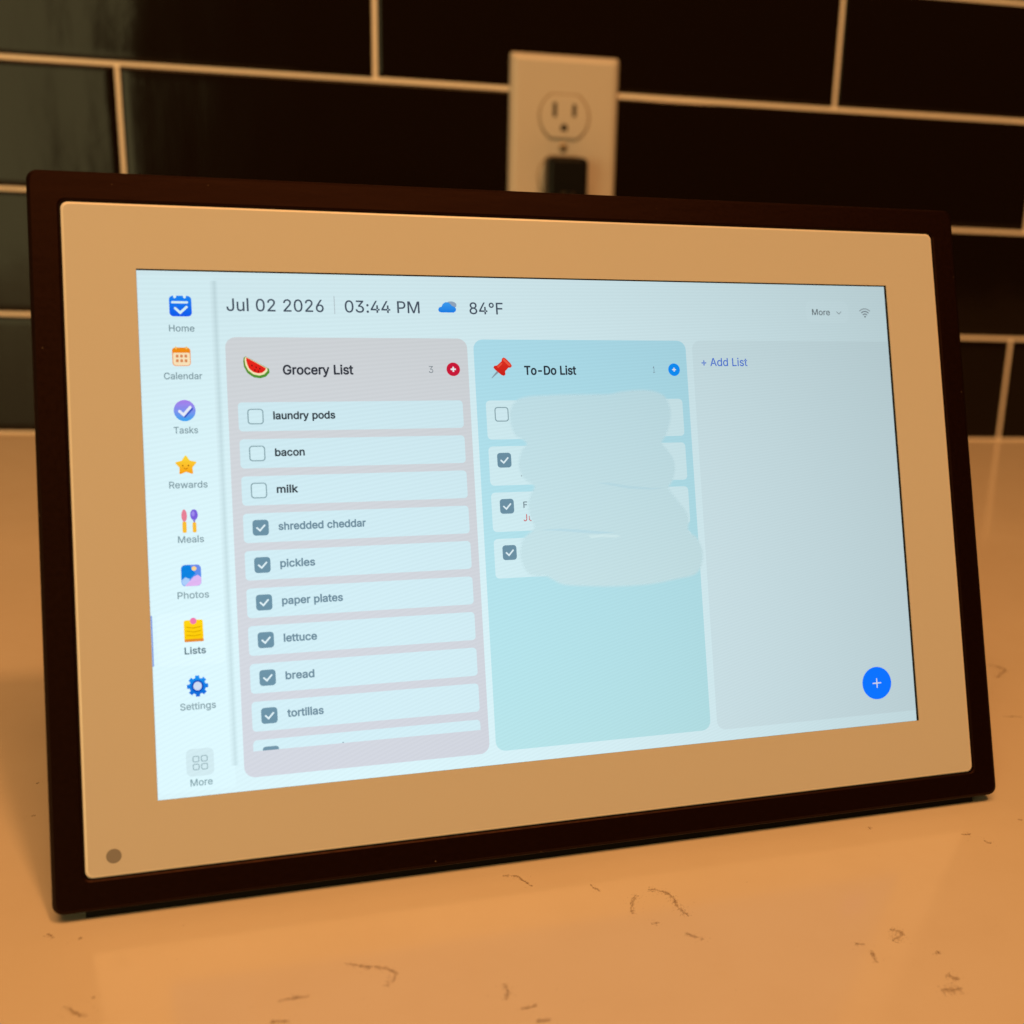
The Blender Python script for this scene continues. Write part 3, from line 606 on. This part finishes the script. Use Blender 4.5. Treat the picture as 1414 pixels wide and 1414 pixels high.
# header
DARK = (70, 84, 100)
text('date_text', 'Jul 02 2026', 127.6, 61.0, 273.2, 19.4, DARK, 2, scr, 0.22)
ui('divider', [([R(289.4, 35, 290.8, 64)], (188, 206, 212), 2)], scr)
text('clock_text', '03:44 PM', 306.2, 61.0, 424.2, 19.2, DARK, 2, scr, 0.22)
ui('cloud_icon', [([E(476, 46.5, 9, 6)], (150, 172, 196), 2), ([[(454.6, 55), (456, 51), (460.5, 49.4), (462.5, 45), (467, 42), (472, 42.4), (475.5, 45.5), (477.5, 48), (482, 49.8), (484, 53), (483, 57), (479.5, 59.2), (459.5, 59.2), (456, 58)]], ((60, 165, 250), (20, 130, 240)), 3)], scr)
text('temperature_text', '84°F', 506.2, 61.2, 561.7, 19.4, DARK, 2, scr, 0.22)
ui('more_button', [([R(1117, 28.1, 1203, 69.1, 14)], (219, 245, 251), 1)] + text_shapes('More', 1129.6, 55, 1165, 10.8, (106, 118, 124), 3, 0.15)
   + [([stroke([(1178.8, 48.4), (1183.2, 52.6), (1187.8, 48.4)], 1.4)], (150, 165, 172), 3)], scr)
wifi = [([E(1236.4, 56.8, 1.7)], (120, 135, 142), 3)]
for rr_ in (5.6, 10.4, 15.2):
    wifi.append(([stroke([(1236.4 + rr_ * math.sin(math.radians(a)), 57.4 - rr_ * math.cos(math.radians(a))) for a in range(-42, 43, 12)], 2.0)], (128, 142, 150) if rr_ < 15 else (160, 176, 182), 3))
ui('wifi_icon', wifi, scr)

# list panels
TXT, TXT2 = (52, 64, 72), (112, 142, 158)
grocery = ui('list_panel', [([R(123, 102.2, 498.6, 780.5, 16)], ((212, 217, 221), (209, 213, 223)), 1)], scr, 'pinkish grey grocery list panel')
todo = ui('list_panel', [([R(509, 103.6, 881, 779, 16)], ((177, 228, 243), (184, 230, 236)), 1)], scr, 'light blue to-do list panel')
blank = ui('list_panel', [([[(1280, 103), (1280, 781)] + [p for p in R(893, 103, 1320, 781, 16) if p[0] < 1100]], ((211, 236, 242), (210, 233, 239)), 1)], scr, 'pale empty panel for adding a list')
ui('watermelon_icon', [([[(149.5, 134), (152.5, 132.6), (186, 152), (186.6, 158), (181, 164.5), (172.5, 167), (163, 165.5), (154, 159), (149.2, 149), (148.4, 140)]], ((110, 150, 40), (80, 150, 50)), 2),
    ([[(151, 134.5), (153, 133.4), (183.5, 151.4), (183.6, 155.4), (178.5, 160.8), (171.5, 162.8), (163, 161.0), (155.5, 155), (151.6, 147), (150.6, 139)]], (250, 236, 190), 3),
    ([[(153.2, 134.2), (181.6, 151.2), (180, 155), (175.6, 158.4), (170, 159.4), (163, 157.4), (157, 152.4), (154, 145), (152.8, 138.5)]], ((240, 40, 30), (226, 24, 24)), 4)]
    + [([E(x_, y_, 0.9, 1.5, 10)], (70, 10, 10), 5) for x_, y_ in ((161, 147), (167, 150), (172.5, 152), (165, 154.4), (170, 156))], scr)
text('list_title', 'Grocery List', 207.2, 161, 313.7, 14.6, (44, 50, 62), 2, scr, 0.62)
text('count_text', '3', 433.8, 159.2, 441.2, 11.2, (130, 140, 148), 2, scr)
def plus_button(name, cx, cy, rx, ry, col, k, w): return ui(name, [([E(cx, cy, rx, ry)], col, 3),
    ([[(cx - w, cy - k), (cx + w, cy - k), (cx + w, cy - w), (cx + k, cy - w), (cx + k, cy + w), (cx + w, cy + w), (cx + w, cy + k), (cx - w, cy + k), (cx - w, cy + w), (cx - k, cy + w), (cx - k, cy - w), (cx - w, cy - w)]], (240, 245, 250), 4)], scr)
plus_button('add_button', 473.8, 153.4, 11.0, 11.2, (208, 20, 58), 4.2, 1.3)
ui('pushpin_icon', [([[(536.2, 167.8), (537.2, 168.4), (549, 158.5), (546.5, 155.5)]], (140, 160, 172), 2),
    ([E(0, 0, 1)], (200, 30, 24), 2.2)][:1] + [
    ([[(540.2, 150.6), (542, 147.6), (546.6, 147), (554.5, 140), (555.4, 135.6), (558.4, 133.4), (562, 135.6), (569.4, 143.4), (571.6, 148), (569.6, 150.6), (565.4, 151), (559.6, 157), (559.8, 162.6), (557, 164.6), (553, 163), (543.4, 154.6)]], ((232, 50, 36), (205, 26, 20)), 3),
    ([[(556, 137.5), (558.5, 135), (569, 145.6), (569.8, 148.8), (566, 147.6)]], (246, 92, 66), 4), ([[(546, 149.5), (554, 142.5), (556, 144), (548.6, 151.4)]], (244, 84, 60), 4)], scr)
text('list_title', 'To-Do List', 592.6, 162.6, 680.8, 14.4, (40, 50, 62), 2, scr, 0.62)
text('count_text', '1', 818.4, 160.2, 822.0, 11.2, (120, 140, 155), 2, scr)
plus_button('add_button', 857.0, 154.7, 10.6, 11.0, ((0, 138, 240), None, 1.2), 3.4, 1.0)
text('add_list_text', '+ Add List', 909.0, 148.3, 995.4, 14.0, (56, 110, 222), 2, scr, 0.15)
plus_button('floating_button', 1204.8, 726, 29, 29, ((0, 112, 255), None, 1.35), 8.6, 1.0)

ROW = ((209, 237, 245), (209, 237, 245))
def checkbox(x0, y0, x1, y1, ticked, ymax=None):
    if ymax:
        return ui('checkbox', [([[(x0, ymax), (x0, y0 + 4), (x0 + 1.2, y0 + 1.2), (x0 + 4, y0), (x1 - 4, y0), (x1 - 1.2, y0 + 1.2), (x1, y0 + 4), (x1, ymax)]], (112, 148, 168), 3)], scr)
    if ticked:
        cx, cy = (x0 + x1) / 2, (y0 + y1) / 2
        return ui('checkbox', [([R(x0, y0, x1, y1, 5)], (108, 146, 166), 3), ([stroke([(cx - 5.4, cy + 0.2), (cx - 1.2, cy + 4.4), (cx + 6, cy - 3.6)], 2.5)], (226, 244, 250), 4)], scr)
    return ui('checkbox', [([R(x0, y0, x1, y1, 5)], (136, 166, 174), 3), ([R(x0 + 1.7, y0 + 1.7, x1 - 1.7, y1 - 1.7, 3.6)], (212, 240, 247), 4)], scr)
ITEMS = (('laundry pods', 282.4, 0), ('bacon', 233.2, 0), ('milk', 220.4, 0), ('shredded cheddar', 321.2, 1), ('pickles', 240.8, 1),
         ('paper plates', 280.2, 1), ('lettuce', 238.2, 1), ('bread', 231.6, 1), ('tortillas', 242.8, 1))
for i, (s, xb, tick) in enumerate(ITEMS):
    y0 = 204.7 + 57.75 * i
    ui('list_row', [([R(137.5, y0, 486, y0 + 45.4, 6)], ROW, 2)], scr)
    checkbox(150.9, y0 + 10.3, 174.7, y0 + 34.6, tick)
    text('item_text', s, 189.6, y0 + 26.9, xb, 11.4, TXT2 if tick else TXT, 3, scr, 0.55)
ui('list_row', [([[(137.2, 741.5), (137.2, 731), (139, 727), (142.5, 725), (481, 725), (484.4, 727), (485.6, 731), (485.6, 741.8)]], (209, 237, 245), 2),
    ([E(270, 740.5, 1.0, 0.9, 12)], (130, 150, 165), 3)], scr)
checkbox(150.9, 736, 174.7, 745, True, 741.6)
for i in range(4):
    y0 = 205.6 + 76.4 * i
    ui('list_row', [([R(524.2, y0, 868.4, y0 + 65, 7)], ((211, 240, 246), (211, 240, 246)), 2)], scr)
    checkbox(538, y0 + 11, 561.3, y0 + 35.4, i > 0)
ui('item_text', text_shapes('F', 577.4, 385.4, 583.6, 10.4, (110, 130, 140), 3, 0.2), scr)
ui('item_text', [([stroke([(581.6, 396.4), (581.6, 404.0), (580.4, 406.4), (578.4, 407.0), (576.9, 405.4)], 1.5)], (205, 80, 80), 3), ([stroke([(586, 399.6), (586, 404.6), (587.4, 406.8), (589.4, 407)], 1.4)], (205, 80, 80), 3),
    ([E(577, 332, 1.2)], (150, 165, 172), 3)], scr)
# added pale patches: redaction marks laid over the to-do entries
ui('redaction', [([[(561.1, 229.4), (561.8, 224.4), (563.1, 219.5), (565.3, 214.9), (568.4, 210.4), (572.5, 205.9), (577.5, 202.2), (583.1, 199.6), (589.4, 197.9), (596.8, 196.6), (606.0, 195.8), (616.6, 195.4), (626.9, 195.1), (636.3, 194.7), (646.1, 194.3), (657.0, 194.1), (670.3, 194.0), (685.4, 194.1), (699.5, 194.1), (712.6, 194.2), (725.5, 194.4), (736.1, 194.1), (743.8, 193.1), (750.3, 191.6), (757.9, 190.1), (767.9, 188.9), (779.3, 187.8), (789.7, 187.3), (799.0, 187.4), (807.7, 188.1), (815.6, 189.4), (822.9, 191.3), (829.8, 193.9), (835.6, 197.4), (840.0, 201.8), (843.1, 207.0), (845.3, 212.4), (846.9, 218.6), (847.8, 225.3), (848.0, 231.9), (847.4, 238.3), (846.1, 244.8), (844.3, 251.0), (842.1, 257.4), (839.3, 263.9), (836.4, 269.8), (832.8, 275.0), (829.4, 279.2), (828.1, 281.8), (828.9, 283.7), (831.6, 286.9), (834.5, 290.1), (836.6, 292.7), (838.4, 295.1), (840.5, 298.1), (843.1, 302.2), (845.9, 307.3), (848.0, 313.0), (848.9, 319.2), (849.0, 326.0), (848.4, 332.5), (846.8, 338.6), (844.5, 344.7), (842.1, 350.1), (838.9, 354.6), (836.2, 358.0), (835.3, 360.1), (836.5, 363.0), (839.6, 367.3), (843.2, 372.1), (846.9, 377.0), (851.0, 382.4), (854.8, 387.6), (858.6, 392.7), (862.4, 398.2), (865.3, 403.8), (867.0, 409.5), (867.7, 415.2), (867.8, 420.4), (867.1, 425.6), (866.1, 430.2), (865.8, 433.4), (866.4, 435.1), (867.8, 436.8), (869.9, 438.9), (872.8, 441.0), (877.0, 443.5), (881.0, 447.4), (884.2, 452.9), (886.7, 459.4), (888.5, 465.8), (889.5, 472.1), (889.8, 478.7), (889.2, 485.1), (887.8, 491.7), (885.4, 498.5), (882.2, 504.3), (878.3, 508.9), (873.4, 512.7), (866.8, 515.4), (858.7, 517.4), (848.8, 518.5), (837.4, 519.9), (823.6, 522.1), (807.1, 524.5), (789.4, 526.2), (769.7, 526.9), (747.8, 526.9), (727.3, 526.4), (708.0, 525.5), (688.9, 524.0), (672.6, 522.6), (658.8, 521.4), (646.5, 520.0), (636.4, 518.1), (628.5, 515.1), (622.8, 511.6), (618.2, 508.6), (614.3, 506.1), (611.4, 504.0), (607.9, 502.6), (601.0, 501.8), (592.0, 501.3), (584.1, 499.8), (578.3, 496.6), (574.3, 492.3), (571.2, 487.5), (568.6, 481.6), (566.7, 475.0), (565.4, 468.9), (564.9, 463.6), (565.0, 458.5), (565.8, 453.4), (567.1, 447.4), (569.1, 440.9), (572.0, 435.1), (576.2, 430.6), (580.7, 427.4), (584.5, 424.7), (587.7, 422.5), (590.1, 420.7), (590.9, 419.7), (590.8, 417.4), (589.9, 413.6), (588.8, 410.0), (587.9, 407.4), (586.6, 404.7), (585.4, 401.0), (584.3, 395.6), (583.1, 389.1), (582.8, 382.4), (583.8, 376.0), (585.6, 369.6), (587.7, 364.0), (590.6, 358.9), (593.7, 354.6), (595.0, 351.8), (594.9, 350.8), (594.1, 349.6), (592.3, 347.9), (589.4, 345.9), (584.9, 343.6), (580.4, 339.8), (576.9, 334.6), (573.9, 328.4), (571.9, 322.1), (571.2, 315.7), (571.4, 309.3), (572.4, 303.3), (573.9, 297.8), (576.1, 292.5), (578.7, 287.8), (582.0, 283.7), (585.1, 280.5), (586.2, 278.9), (585.9, 278.3), (584.4, 276.7), (582.1, 274.4), (578.5, 272.3), (573.4, 269.6), (568.6, 265.4), (565.5, 259.4), (563.2, 252.6), (561.8, 246.3), (560.9, 240.5), (560.8, 234.6)]], ((197, 230, 238), (202, 231, 236), 1.0, 0.2), 4.2),
    ([[(562.7, 229.5), (563.3, 224.7), (564.6, 220.1), (566.6, 215.7), (569.6, 211.4), (573.6, 207.1), (578.3, 203.6), (583.6, 201.1), (589.7, 199.4), (597.0, 198.2), (606.1, 197.4), (616.6, 197.0), (626.9, 196.7), (636.3, 196.3), (646.1, 195.9), (657.0, 195.7), (670.3, 195.6), (685.4, 195.7), (699.5, 195.7), (712.6, 195.8), (725.5, 196.0), (736.3, 195.7), (744.1, 194.6), (750.6, 193.1), (758.1, 191.7), (768.1, 190.5), (779.5, 189.4), (789.8, 188.9), (798.9, 189.0), (807.5, 189.7), (815.3, 190.9), (822.4, 192.8), (829.1, 195.4), (834.6, 198.7), (838.7, 202.8), (841.7, 207.7), (843.8, 212.9), (845.4, 218.9), (846.2, 225.5), (846.4, 231.9), (845.8, 238.1), (844.6, 244.4), (842.8, 250.5), (840.6, 256.9), (837.8, 263.2), (835.1, 269.0), (831.5, 274.1), (828.0, 278.4), (826.5, 281.6), (827.5, 284.5), (830.4, 287.9), (833.3, 291.1), (835.3, 293.7), (837.2, 296.0), (839.2, 299.0), (841.8, 303.0), (844.4, 308.0), (846.4, 313.4), (847.3, 319.4), (847.4, 326.0), (846.8, 332.2), (845.3, 338.1), (843.1, 344.1), (840.7, 349.3), (837.6, 353.7), (834.8, 357.2), (833.7, 360.1), (835.1, 363.7), (838.3, 368.2), (841.9, 373.0), (845.6, 378.0), (849.7, 383.3), (853.6, 388.5), (857.3, 393.7), (861.0, 399.1), (863.9, 404.4), (865.5, 409.8), (866.1, 415.3), (866.2, 420.3), (865.6, 425.3), (864.5, 430.0), (864.2, 433.5), (865.0, 435.8), (866.6, 437.9), (868.9, 440.1), (871.9, 442.3), (876.0, 444.8), (879.7, 448.4), (882.7, 453.6), (885.2, 459.9), (887.0, 466.1), (887.9, 472.2), (888.2, 478.6), (887.6, 484.9), (886.2, 491.3), (883.9, 497.8), (880.9, 503.4), (877.2, 507.7), (872.6, 511.3), (866.3, 513.9), (858.4, 515.8), (848.6, 516.9), (837.2, 518.3), (823.4, 520.5), (806.9, 522.9), (789.3, 524.6), (769.6, 525.3), (747.8, 525.3), (727.3, 524.8), (708.1, 523.9), (689.1, 522.4), (672.7, 521.0), (658.9, 519.8), (646.7, 518.4), (636.8, 516.5), (629.2, 513.6), (623.6, 510.2), (619.0, 507.2), (615.2, 504.8), (612.2, 502.6), (608.2, 501.1), (601.1, 500.2), (592.2, 499.7), (584.6, 498.3), (579.3, 495.3), (575.6, 491.3), (572.6, 486.8), (570.1, 481.1), (568.3, 474.6), (567.0, 468.7), (566.5, 463.6), (566.6, 458.6), (567.3, 453.7), (568.7, 447.8), (570.6, 441.4), (573.3, 436.0), (577.2, 431.8), (581.7, 428.7), (585.5, 426.0), (588.6, 423.7), (591.2, 421.8), (592.5, 420.1), (592.4, 417.2), (591.5, 413.2), (590.3, 409.5), (589.3, 406.8), (588.1, 404.1), (587.0, 400.6), (585.8, 395.3), (584.7, 388.9), (584.4, 382.5), (585.3, 376.3), (587.1, 370.1), (589.2, 364.6), (592.0, 359.7), (595.1, 355.4), (596.5, 352.2), (596.4, 350.3), (595.3, 348.6), (593.3, 346.6), (590.2, 344.6), (585.8, 342.3), (581.6, 338.8), (578.3, 333.8), (575.3, 327.8), (573.4, 321.8), (572.8, 315.7), (573.0, 309.4), (573.9, 303.6), (575.4, 298.3), (577.6, 293.2), (580.0, 288.7), (583.2, 284.8), (586.4, 281.5), (587.7, 279.2), (587.4, 277.6), (585.6, 275.5), (583.0, 273.1), (579.3, 270.9), (574.3, 268.3), (569.9, 264.4), (566.9, 258.8), (564.8, 252.2), (563.3, 246.0), (562.5, 240.3), (562.4, 234.7)]], ((197, 230, 238), (202, 231, 236), 1.0, 0.35), 4.4),
    ([[(564.2, 229.7), (564.8, 225.0), (566.0, 220.6), (567.9, 216.5), (570.8, 212.3), (574.6, 208.2), (579.0, 204.8), (584.1, 202.5), (590.0, 200.9), (597.2, 199.7), (606.2, 198.9), (616.7, 198.5), (627.0, 198.2), (636.4, 197.8), (646.2, 197.4), (657.0, 197.2), (670.3, 197.1), (685.4, 197.2), (699.5, 197.2), (712.6, 197.3), (725.5, 197.5), (736.4, 197.2), (744.3, 196.1), (750.9, 194.6), (758.4, 193.2), (768.3, 192.0), (779.6, 190.9), (789.8, 190.4), (798.8, 190.5), (807.3, 191.2), (815.0, 192.4), (822.0, 194.2), (828.4, 196.7), (833.7, 199.9), (837.5, 203.7), (840.4, 208.4), (842.4, 213.4), (843.9, 219.1), (844.7, 225.6), (844.9, 231.8), (844.3, 237.8), (843.1, 244.1), (841.4, 250.1), (839.2, 256.3), (836.5, 262.6), (833.8, 268.3), (830.3, 273.2), (826.8, 277.6), (825.0, 281.5), (826.2, 285.3), (829.2, 288.9), (832.1, 292.1), (834.1, 294.6), (835.9, 296.9), (838.0, 299.8), (840.5, 303.7), (843.1, 308.6), (845.0, 313.7), (845.8, 319.5), (845.9, 325.9), (845.3, 332.0), (843.9, 337.7), (841.7, 343.5), (839.4, 348.5), (836.4, 352.8), (833.5, 356.4), (832.2, 360.2), (833.8, 364.5), (837.1, 369.1), (840.7, 373.9), (844.4, 378.9), (848.5, 384.2), (852.3, 389.4), (856.0, 394.5), (859.8, 399.8), (862.5, 405.0), (864.0, 410.1), (864.6, 415.4), (864.7, 420.2), (864.1, 425.1), (863.0, 429.7), (862.7, 433.7), (863.7, 436.6), (865.5, 438.9), (867.9, 441.3), (871.1, 443.5), (875.1, 446.0), (878.5, 449.3), (881.4, 454.3), (883.8, 460.4), (885.5, 466.4), (886.4, 472.4), (886.7, 478.6), (886.1, 484.6), (884.8, 490.9), (882.6, 497.2), (879.6, 502.6), (876.2, 506.6), (871.8, 510.0), (865.9, 512.5), (858.1, 514.3), (848.4, 515.4), (836.9, 516.8), (823.1, 519.0), (806.7, 521.4), (789.2, 523.1), (769.6, 523.8), (747.8, 523.8), (727.4, 523.3), (708.2, 522.4), (689.2, 520.9), (672.9, 519.5), (659.1, 518.3), (647.0, 516.9), (637.2, 515.1), (629.9, 512.3), (624.4, 509.0), (619.8, 506.0), (616.0, 503.5), (612.9, 501.3), (608.5, 499.6), (601.3, 498.7), (592.4, 498.2), (585.1, 496.9), (580.2, 494.1), (576.8, 490.4), (573.9, 486.0), (571.5, 480.6), (569.7, 474.3), (568.5, 468.4), (568.0, 463.5), (568.1, 458.8), (568.8, 453.9), (570.1, 448.2), (572.0, 442.0), (574.6, 436.8), (578.2, 433.0), (582.5, 430.0), (586.3, 427.3), (589.5, 425.0), (592.3, 422.9), (593.9, 420.5), (593.9, 417.0), (592.9, 412.8), (591.7, 409.0), (590.7, 406.2), (589.5, 403.6), (588.4, 400.2), (587.3, 395.1), (586.2, 388.7), (585.9, 382.6), (586.8, 376.6), (588.5, 370.6), (590.5, 365.3), (593.2, 360.5), (596.3, 356.1), (598.0, 352.5), (597.8, 349.9), (596.5, 347.7), (594.2, 345.4), (590.9, 343.3), (586.6, 341.0), (582.8, 337.8), (579.6, 333.0), (576.7, 327.2), (574.9, 321.5), (574.3, 315.6), (574.5, 309.6), (575.4, 303.9), (576.8, 298.8), (578.9, 293.9), (581.2, 289.5), (584.3, 285.8), (587.6, 282.4), (589.2, 279.5), (588.7, 276.9), (586.7, 274.5), (583.9, 271.9), (580.1, 269.6), (575.1, 267.0), (571.1, 263.5), (568.3, 258.2), (566.2, 251.8), (564.8, 245.8), (564.0, 240.2), (563.9, 234.7)]], ((197, 230, 238), (202, 231, 236), 1.0, 0.55), 4.6),
    ([[(565.7, 229.8), (566.3, 225.3), (567.4, 221.1), (569.2, 217.2), (571.9, 213.3), (575.6, 209.3), (579.8, 206.1), (584.6, 203.9), (590.4, 202.4), (597.3, 201.2), (606.3, 200.4), (616.7, 200.0), (627.0, 199.7), (636.4, 199.3), (646.2, 198.9), (657.0, 198.7), (670.3, 198.6), (685.4, 198.7), (699.5, 198.7), (712.6, 198.8), (725.5, 199.0), (736.5, 198.7), (744.6, 197.6), (751.2, 196.1), (758.6, 194.7), (768.4, 193.5), (779.7, 192.4), (789.8, 191.9), (798.7, 192.0), (807.2, 192.7), (814.7, 193.9), (821.5, 195.6), (827.8, 198.1), (832.8, 201.1), (836.4, 204.6), (839.0, 209.0), (841.0, 213.9), (842.4, 219.4), (843.2, 225.7), (843.4, 231.8), (842.8, 237.6), (841.6, 243.7), (840.0, 249.6), (837.8, 255.8), (835.1, 262.0), (832.5, 267.5), (829.1, 272.3), (825.5, 276.8), (823.5, 281.4), (824.9, 286.0), (828.1, 289.9), (831.0, 293.1), (833.0, 295.5), (834.7, 297.8), (836.7, 300.7), (839.2, 304.5), (841.7, 309.2), (843.5, 314.1), (844.3, 319.6), (844.4, 325.9), (843.8, 331.7), (842.5, 337.2), (840.3, 342.9), (838.1, 347.8), (835.2, 351.9), (832.2, 355.7), (830.7, 360.2), (832.4, 365.2), (835.9, 370.0), (839.5, 374.8), (843.2, 379.8), (847.3, 385.1), (851.1, 390.3), (854.8, 395.4), (858.5, 400.6), (861.1, 405.6), (862.5, 410.4), (863.1, 415.5), (863.2, 420.1), (862.6, 424.8), (861.5, 429.5), (861.2, 433.8), (862.3, 437.3), (864.4, 439.9), (866.9, 442.4), (870.2, 444.8), (874.2, 447.2), (877.3, 450.2), (880.0, 454.9), (882.4, 460.9), (884.0, 466.8), (884.9, 472.5), (885.2, 478.6), (884.6, 484.4), (883.3, 490.5), (881.2, 496.6), (878.4, 501.7), (875.2, 505.5), (871.1, 508.7), (865.4, 511.1), (857.9, 512.8), (848.3, 513.9), (836.7, 515.3), (822.9, 517.5), (806.6, 519.9), (789.1, 521.6), (769.6, 522.3), (747.8, 522.3), (727.4, 521.8), (708.3, 520.9), (689.3, 519.4), (673.0, 518.0), (659.2, 516.8), (647.2, 515.4), (637.6, 513.6), (630.5, 510.9), (625.2, 507.7), (620.6, 504.7), (616.9, 502.3), (613.6, 499.9), (608.9, 498.1), (601.4, 497.2), (592.5, 496.7), (585.6, 495.5), (581.1, 493.0), (577.9, 489.5), (575.3, 485.3), (572.9, 480.1), (571.2, 473.9), (570.0, 468.2), (569.5, 463.5), (569.6, 458.9), (570.3, 454.2), (571.6, 448.6), (573.4, 442.5), (575.8, 437.7), (579.2, 434.1), (583.4, 431.2), (587.2, 428.5), (590.4, 426.2), (593.4, 423.9), (595.4, 420.9), (595.4, 416.8), (594.4, 412.4), (593.1, 408.5), (592.1, 405.6), (590.9, 403.1), (589.9, 399.8), (588.8, 394.8), (587.7, 388.6), (587.4, 382.7), (588.3, 377.0), (589.9, 371.1), (591.9, 365.9), (594.5, 361.3), (597.6, 356.9), (599.5, 352.9), (599.2, 349.4), (597.6, 346.7), (595.2, 344.3), (591.7, 342.0), (587.5, 339.8), (583.9, 336.8), (580.9, 332.3), (578.1, 326.6), (576.4, 321.2), (575.8, 315.6), (576.0, 309.7), (576.9, 304.3), (578.2, 299.3), (580.3, 294.5), (582.5, 290.4), (585.4, 286.8), (588.7, 283.3), (590.7, 279.8), (590.1, 276.3), (587.8, 273.5), (584.8, 270.7), (580.8, 268.3), (576.0, 265.8), (572.3, 262.6), (569.7, 257.6), (567.7, 251.4), (566.3, 245.5), (565.5, 240.1), (565.4, 234.7)]], ((197, 230, 238), (202, 231, 236), 1.0, 1.0), 4.8),
    ([[(704.4, 347.5), (726.6, 347.4), (760.2, 353.8), (800.5, 358.7), (826.4, 359.8), (800.2, 362.7), (759.7, 359.6), (726.1, 352.5)]], ((184, 222, 234), None, 1.0, 0.3), 5.5),
    ([[(705.6, 347.5), (726.4, 348.6), (760.0, 355.0), (800.4, 359.9), (825.2, 359.7), (800.2, 361.5), (759.9, 358.4), (726.4, 351.3)]], ((184, 222, 234), None, 1.0, 0.35), 5.7),
    ([[(600.6, 423.1), (637.1, 421.6), (678.9, 425.8), (733.4, 432.6), (702.7, 434.3), (672.4, 431.2), (636.7, 426.7)]], ((182, 222, 236), None, 1.0, 0.3), 5.5),
    ([[(601.8, 423.2), (637.1, 422.8), (678.8, 427.0), (733.1, 433.8), (702.7, 433.1), (672.5, 430.0), (636.8, 425.5)]], ((182, 222, 236), None, 1.0, 0.4), 5.7),
    ([[(684.1, 435.4), (708.7, 434.2), (733.1, 436.5), (742.9, 439.5), (732.7, 442.2), (708.3, 440.5), (689.9, 441.4)]], ((218, 244, 246), None, 1.0, 0.3), 5.5),
    ([[(684.4, 436.6), (708.7, 435.4), (732.9, 437.7), (741.7, 439.4), (732.7, 441.0), (708.3, 439.3), (690.1, 440.2)]], ((218, 244, 246), None, 1.0, 0.5), 5.7)], scr, 'soft pale redaction hiding the to-do entries')
